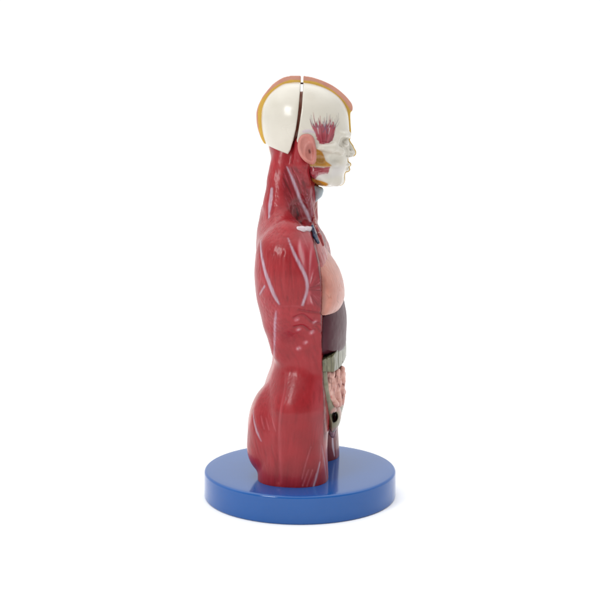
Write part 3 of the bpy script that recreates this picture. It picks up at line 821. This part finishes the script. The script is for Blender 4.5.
# thin fat line along the profile, small shadows painted in at the eye and nostril
pr = sstep(-2.0, -0.8, K.V[:, 1]) * sstep(0.35, 0.7, np.abs(K.N[:, 0]) + np.abs(K.N[:, 2])) * sstep(H(300, 125, 0)[0] + 40, H(300, 125, 0)[0] + 44, K.V[:, 0])
K.paint(pr, (222, 200, 130), 0.6)
K.paint(K.line_mask([(342.6, 141), (344, 143.5), (347, 144.6)], 0.9, 0.7), (150, 140, 126), 0.55)
K.paint(K.line_mask([(346.4, 156), (347.6, 156.4)], 1.2, 0.7), (120, 108, 98), 0.6)
K.push(Dk * 0.8)
skull_o = K.build('skull', M_BONE, root)

# brain seen through the saw cut
bg = Grid(hlo, hhi, 0.9)
hb = headfield(bg, -9.5)
br = smax(hb, H(300, 158, 0)[2] - bg.z, 2)
br = smax(br, bg.x - H(330, 120, 0)[0], 2)
B = Part(bg, br, 'H', (214, 132, 108), 2)
nb = vnoise(B.V / 5, 3)
B.paint(sstep(0.1, 0.6, nb), (228, 160, 136), 0.6); B.paint(sstep(0.1, 0.5, -nb), (150, 74, 58), 0.6)
B.paint(1 - sstep(H(300, 128, 0)[2], H(300, 112, 0)[2], B.V[:, 2]), (176, 88, 66), 0.6)
B.push(0.6 * nb)
B.build('brain', M_ORGAN, root)
tubes('locating_pin', M_ORGAN, [H(300.5, 83.3, 4), H(304, 83.3, 4)], [0.9, 0.9], (110, 70, 50), root, 'H', 0.3)

# skull cap: a loose shell behind the saw cut
cap2 = poly2(x2, z2, XZ(CUTB + [(278, 150.2), (268.5, 145.8), (262.5, 143.2), (240, 130), (240, 60), (301, 60)], 0, 'H'))[:, None, :]
hd = headfield(hg)
shell = np.maximum(hd, -headfield(hg, -6.0))
capf = smax(smax(shell - 0.2, cap2, 1.4), hg.y - 0.6, 0.5)
Cp = Part(hg, capf, 'H', (230, 224, 210), 2)
nc = vnoise(Cp.V / 12, 3)
Cp.paint(sstep(0, 0.7, nc), (222, 216, 200), 0.5)
inner = sstep(1.5, 3, np.abs(0 * nc)) * 0
Cp.push(0.08 * vnoise(Cp.V / 7, 6))
cap_o = Cp.build('skull_cap', M_BONE, root)

# the skinned half: fat and skin as a thicker layer whose cut edge shows along the middle
FATF = [(303, 80.5), (310, 80.8), (317, 82.3), (323, 85), (329, 88.2), (335, 92.2), (340, 96.6), (345, 101.6), (347.8, 106), (350.0, 110.2), (356, 112), (420, 112), (420, 200), (303, 200)]
FATB = [(303, 80.2), (290, 79.9), (284, 81.6), (278, 84.7), (271.6, 89.2), (265.4, 94.8), (261, 100.6), (258.8, 106.6), (257.6, 114), (257.8, 122), (258.9, 130), (260.9, 138), (264.5, 146), (303, 200)]
def skinpart(f, bound, fat, name, parent):
    f = np.maximum(smax(f, bound, 1.0), 0.2 - hg.y)
    p = Part(hg, f, 'H', (236, 170, 148), 1)
    dd = poly2(p.V[:, 0], p.V[:, 2], XZ(fat, 0, 'H')) + 0.25 * vnoise(p.V / 4, 3)
    p.paint(sstep(0.2, 0.8, vnoise(p.V / 6, 8)), (226, 150, 136), 0.4)
    p.paint(sstep(2.2, 1.2, p.V[:, 1]) * sstep(0.4, -0.4, dd), (246, 198, 84), 1.0)
    return p.build(name, M_SKIN, parent)
sk = np.maximum(headfield(hg, 0, SKIN), -headfield(hg, -3.0))
skinpart(np.minimum(sk, facefield(hg, 0.8)), np.maximum(front2, lowcut), FATF, 'scalp', skull_o)
skinpart(sk, cap2, FATB, 'scalp', cap_o)

# ear
EAR = [(303, 134.2), (309, 133.8), (313.6, 137), (316, 145), (316.8, 154), (316.2, 161.5), (313, 164.8), (308, 163.6), (303, 160), (299.2, 154.5), (297.4, 148), (297.8, 141), (299.8, 136.6)]
eg = Grid((-14, -56, 318), (28, -22, 368), 0.45)
Pe = XZ(spline(EAR, 4, True), -40, 'H')
d2 = -poly2(eg.x[:, :, 0], eg.z[0], Pe)[:, None, :]
c0 = H(307, 149, -40); yp = -39.5 + (eg.x - c0[0]) * 0.10          # leaning a little off the head
th_ = 2.2 + 1.5 * np.exp(-((d2 - 2.4) / 1.5) ** 2) - 0.6 * sstep(4, 7, d2)
cc = H(311.3, 151, -40)
th_ = th_ - 2.3 * np.exp(-(((eg.x - cc[0]) / 3.2) ** 2 + ((eg.z - cc[2]) / 4.6) ** 2))
tr = H(314.6, 151.5, -40)
th_ = th_ + 1.3 * np.exp(-(((eg.x - tr[0]) / 1.4) ** 2 + ((eg.z - tr[2]) / 3.0) ** 2))
ah = np.minimum(np.hypot((eg.x - cc[0]) / 1.0, (eg.z - cc[2] + 1) / 1.45), 99)
th_ = th_ + 0.9 * np.exp(-((ah - 6.0) / 1.1) ** 2) * (eg.x < tr[0])
ef = np.maximum((yp - th_) - eg.y, eg.y - (yp + 3.0))
ef = smax(ef, 0.2 - d2, 1.8)
E = Part(eg, ef.astype(np.float32), 'H', (222, 142, 130), 2)
E.paint(sstep(0.1, 0.7, vnoise(E.V / 5, 3)), (222, 150, 140), 0.6)
E.paint(np.exp(-(((E.V[:, 0] - cc[0]) / 4) ** 2 + ((E.V[:, 2] - cc[2] - 2) / 6) ** 2)), (186, 108, 98), 0.6)
E.paint(E.line_mask([(309.3, 150.5), (309.8, 152.5)], 1.8, 1.0), (96, 44, 40), 0.85)
E.build('ear', M_SKIN, root)

# ------------------------------------------------------------------ white table under the model
fl = raw_mesh('ground', [(-6000, -6000, 0), (6000, -6000, 0), (6000, 12000, 0), (-6000, 12000, 0)], np.array([[0, 1, 2, 3]]), M_FLOOR, None)
fl['kind'] = 'structure'; fl['label'] = 'seamless white table surface under the model'

# ------------------------------------------------------------------ light: a white studio, bright overhead, darker on the viewer's side
wd = bpy.data.worlds.new('World'); S.world = wd; wd.use_nodes = True
nt = wd.node_tree; bgd = nt.nodes['Background']
tc = nt.nodes.new('ShaderNodeTexCoord'); sx = nt.nodes.new('ShaderNodeSeparateXYZ'); nt.links.new(tc.outputs['Generated'], sx.inputs[0])
def mrange(src, a, b, c, d):
    m = nt.nodes.new('ShaderNodeMapRange'); m.interpolation_type = 'SMOOTHSTEP'
    for k, v in zip(('From Min', 'From Max', 'To Min', 'To Max'), (a, b, c, d)): m.inputs[k].default_value = v
    nt.links.new(src, m.inputs['Value']); return m.outputs['Result']
def mth(op, a, b):
    m = nt.nodes.new('ShaderNodeMath'); m.operation = op
    nt.links.new(a, m.inputs[0]); nt.links.new(b, m.inputs[1]); return m.outputs[0]
dim = mrange(sx.outputs['Z'], -0.05, 0.5, 0.72, FRONT_DIM)
back = mrange(sx.outputs['Y'], -0.65, 0.1, 0.0, 1.0)
mx = nt.nodes.new('ShaderNodeMix'); mx.data_type = 'FLOAT'
nt.links.new(back, mx.inputs['Factor']); nt.links.new(dim, mx.inputs['A']); mx.inputs['B'].default_value = 1.06
front = mx.outputs['Result']
top = mrange(sx.outputs['Z'], 0.5, 0.85, 0.0, 1.0)
topv = mrange(sx.outputs['Z'], 0.5, 0.85, 0.0, TOP_LIGHT)
st = mth('ADD', front, topv)
nt.links.new(st, bgd.inputs['Strength'])
bgd.inputs['Color'].default_value = (1.0, 1.0, 1.0, 1)
def lamp(name, loc, target, size, power, col=(1, 1, 1)):
    l = bpy.data.lights.new(name, 'AREA'); l.shape = 'RECTANGLE'; l.size, l.size_y = size; l.energy = power; l.color = col
    o = bpy.data.objects.new(name, l); S.collection.objects.link(o)
    o.location = loc
    o.rotation_euler = (Vector(target) - Vector(loc)).to_track_quat('-Z', 'Y').to_euler()
    return o
lamp('key_softbox', (-0.92, -1.12, 1.0), (0, 0, 0.22), (0.45, 0.45), KEY)

# ------------------------------------------------------------------ camera
cd = bpy.data.cameras.new('camera'); co = bpy.data.objects.new('camera', cd); S.collection.objects.link(co)
co.location = tuple(CAM * MM); co.rotation_euler = (math.pi / 2 - PITCH, 0, 0)
cd.sensor_width = 36; cd.lens = 36 * FPX / 600; cd.clip_start = 0.01; cd.clip_end = 100
S.camera = co
S.view_settings.view_transform = 'Standard'; S.view_settings.look = 'None'; S.view_settings.exposure = 0; S.view_settings.gamma = 1
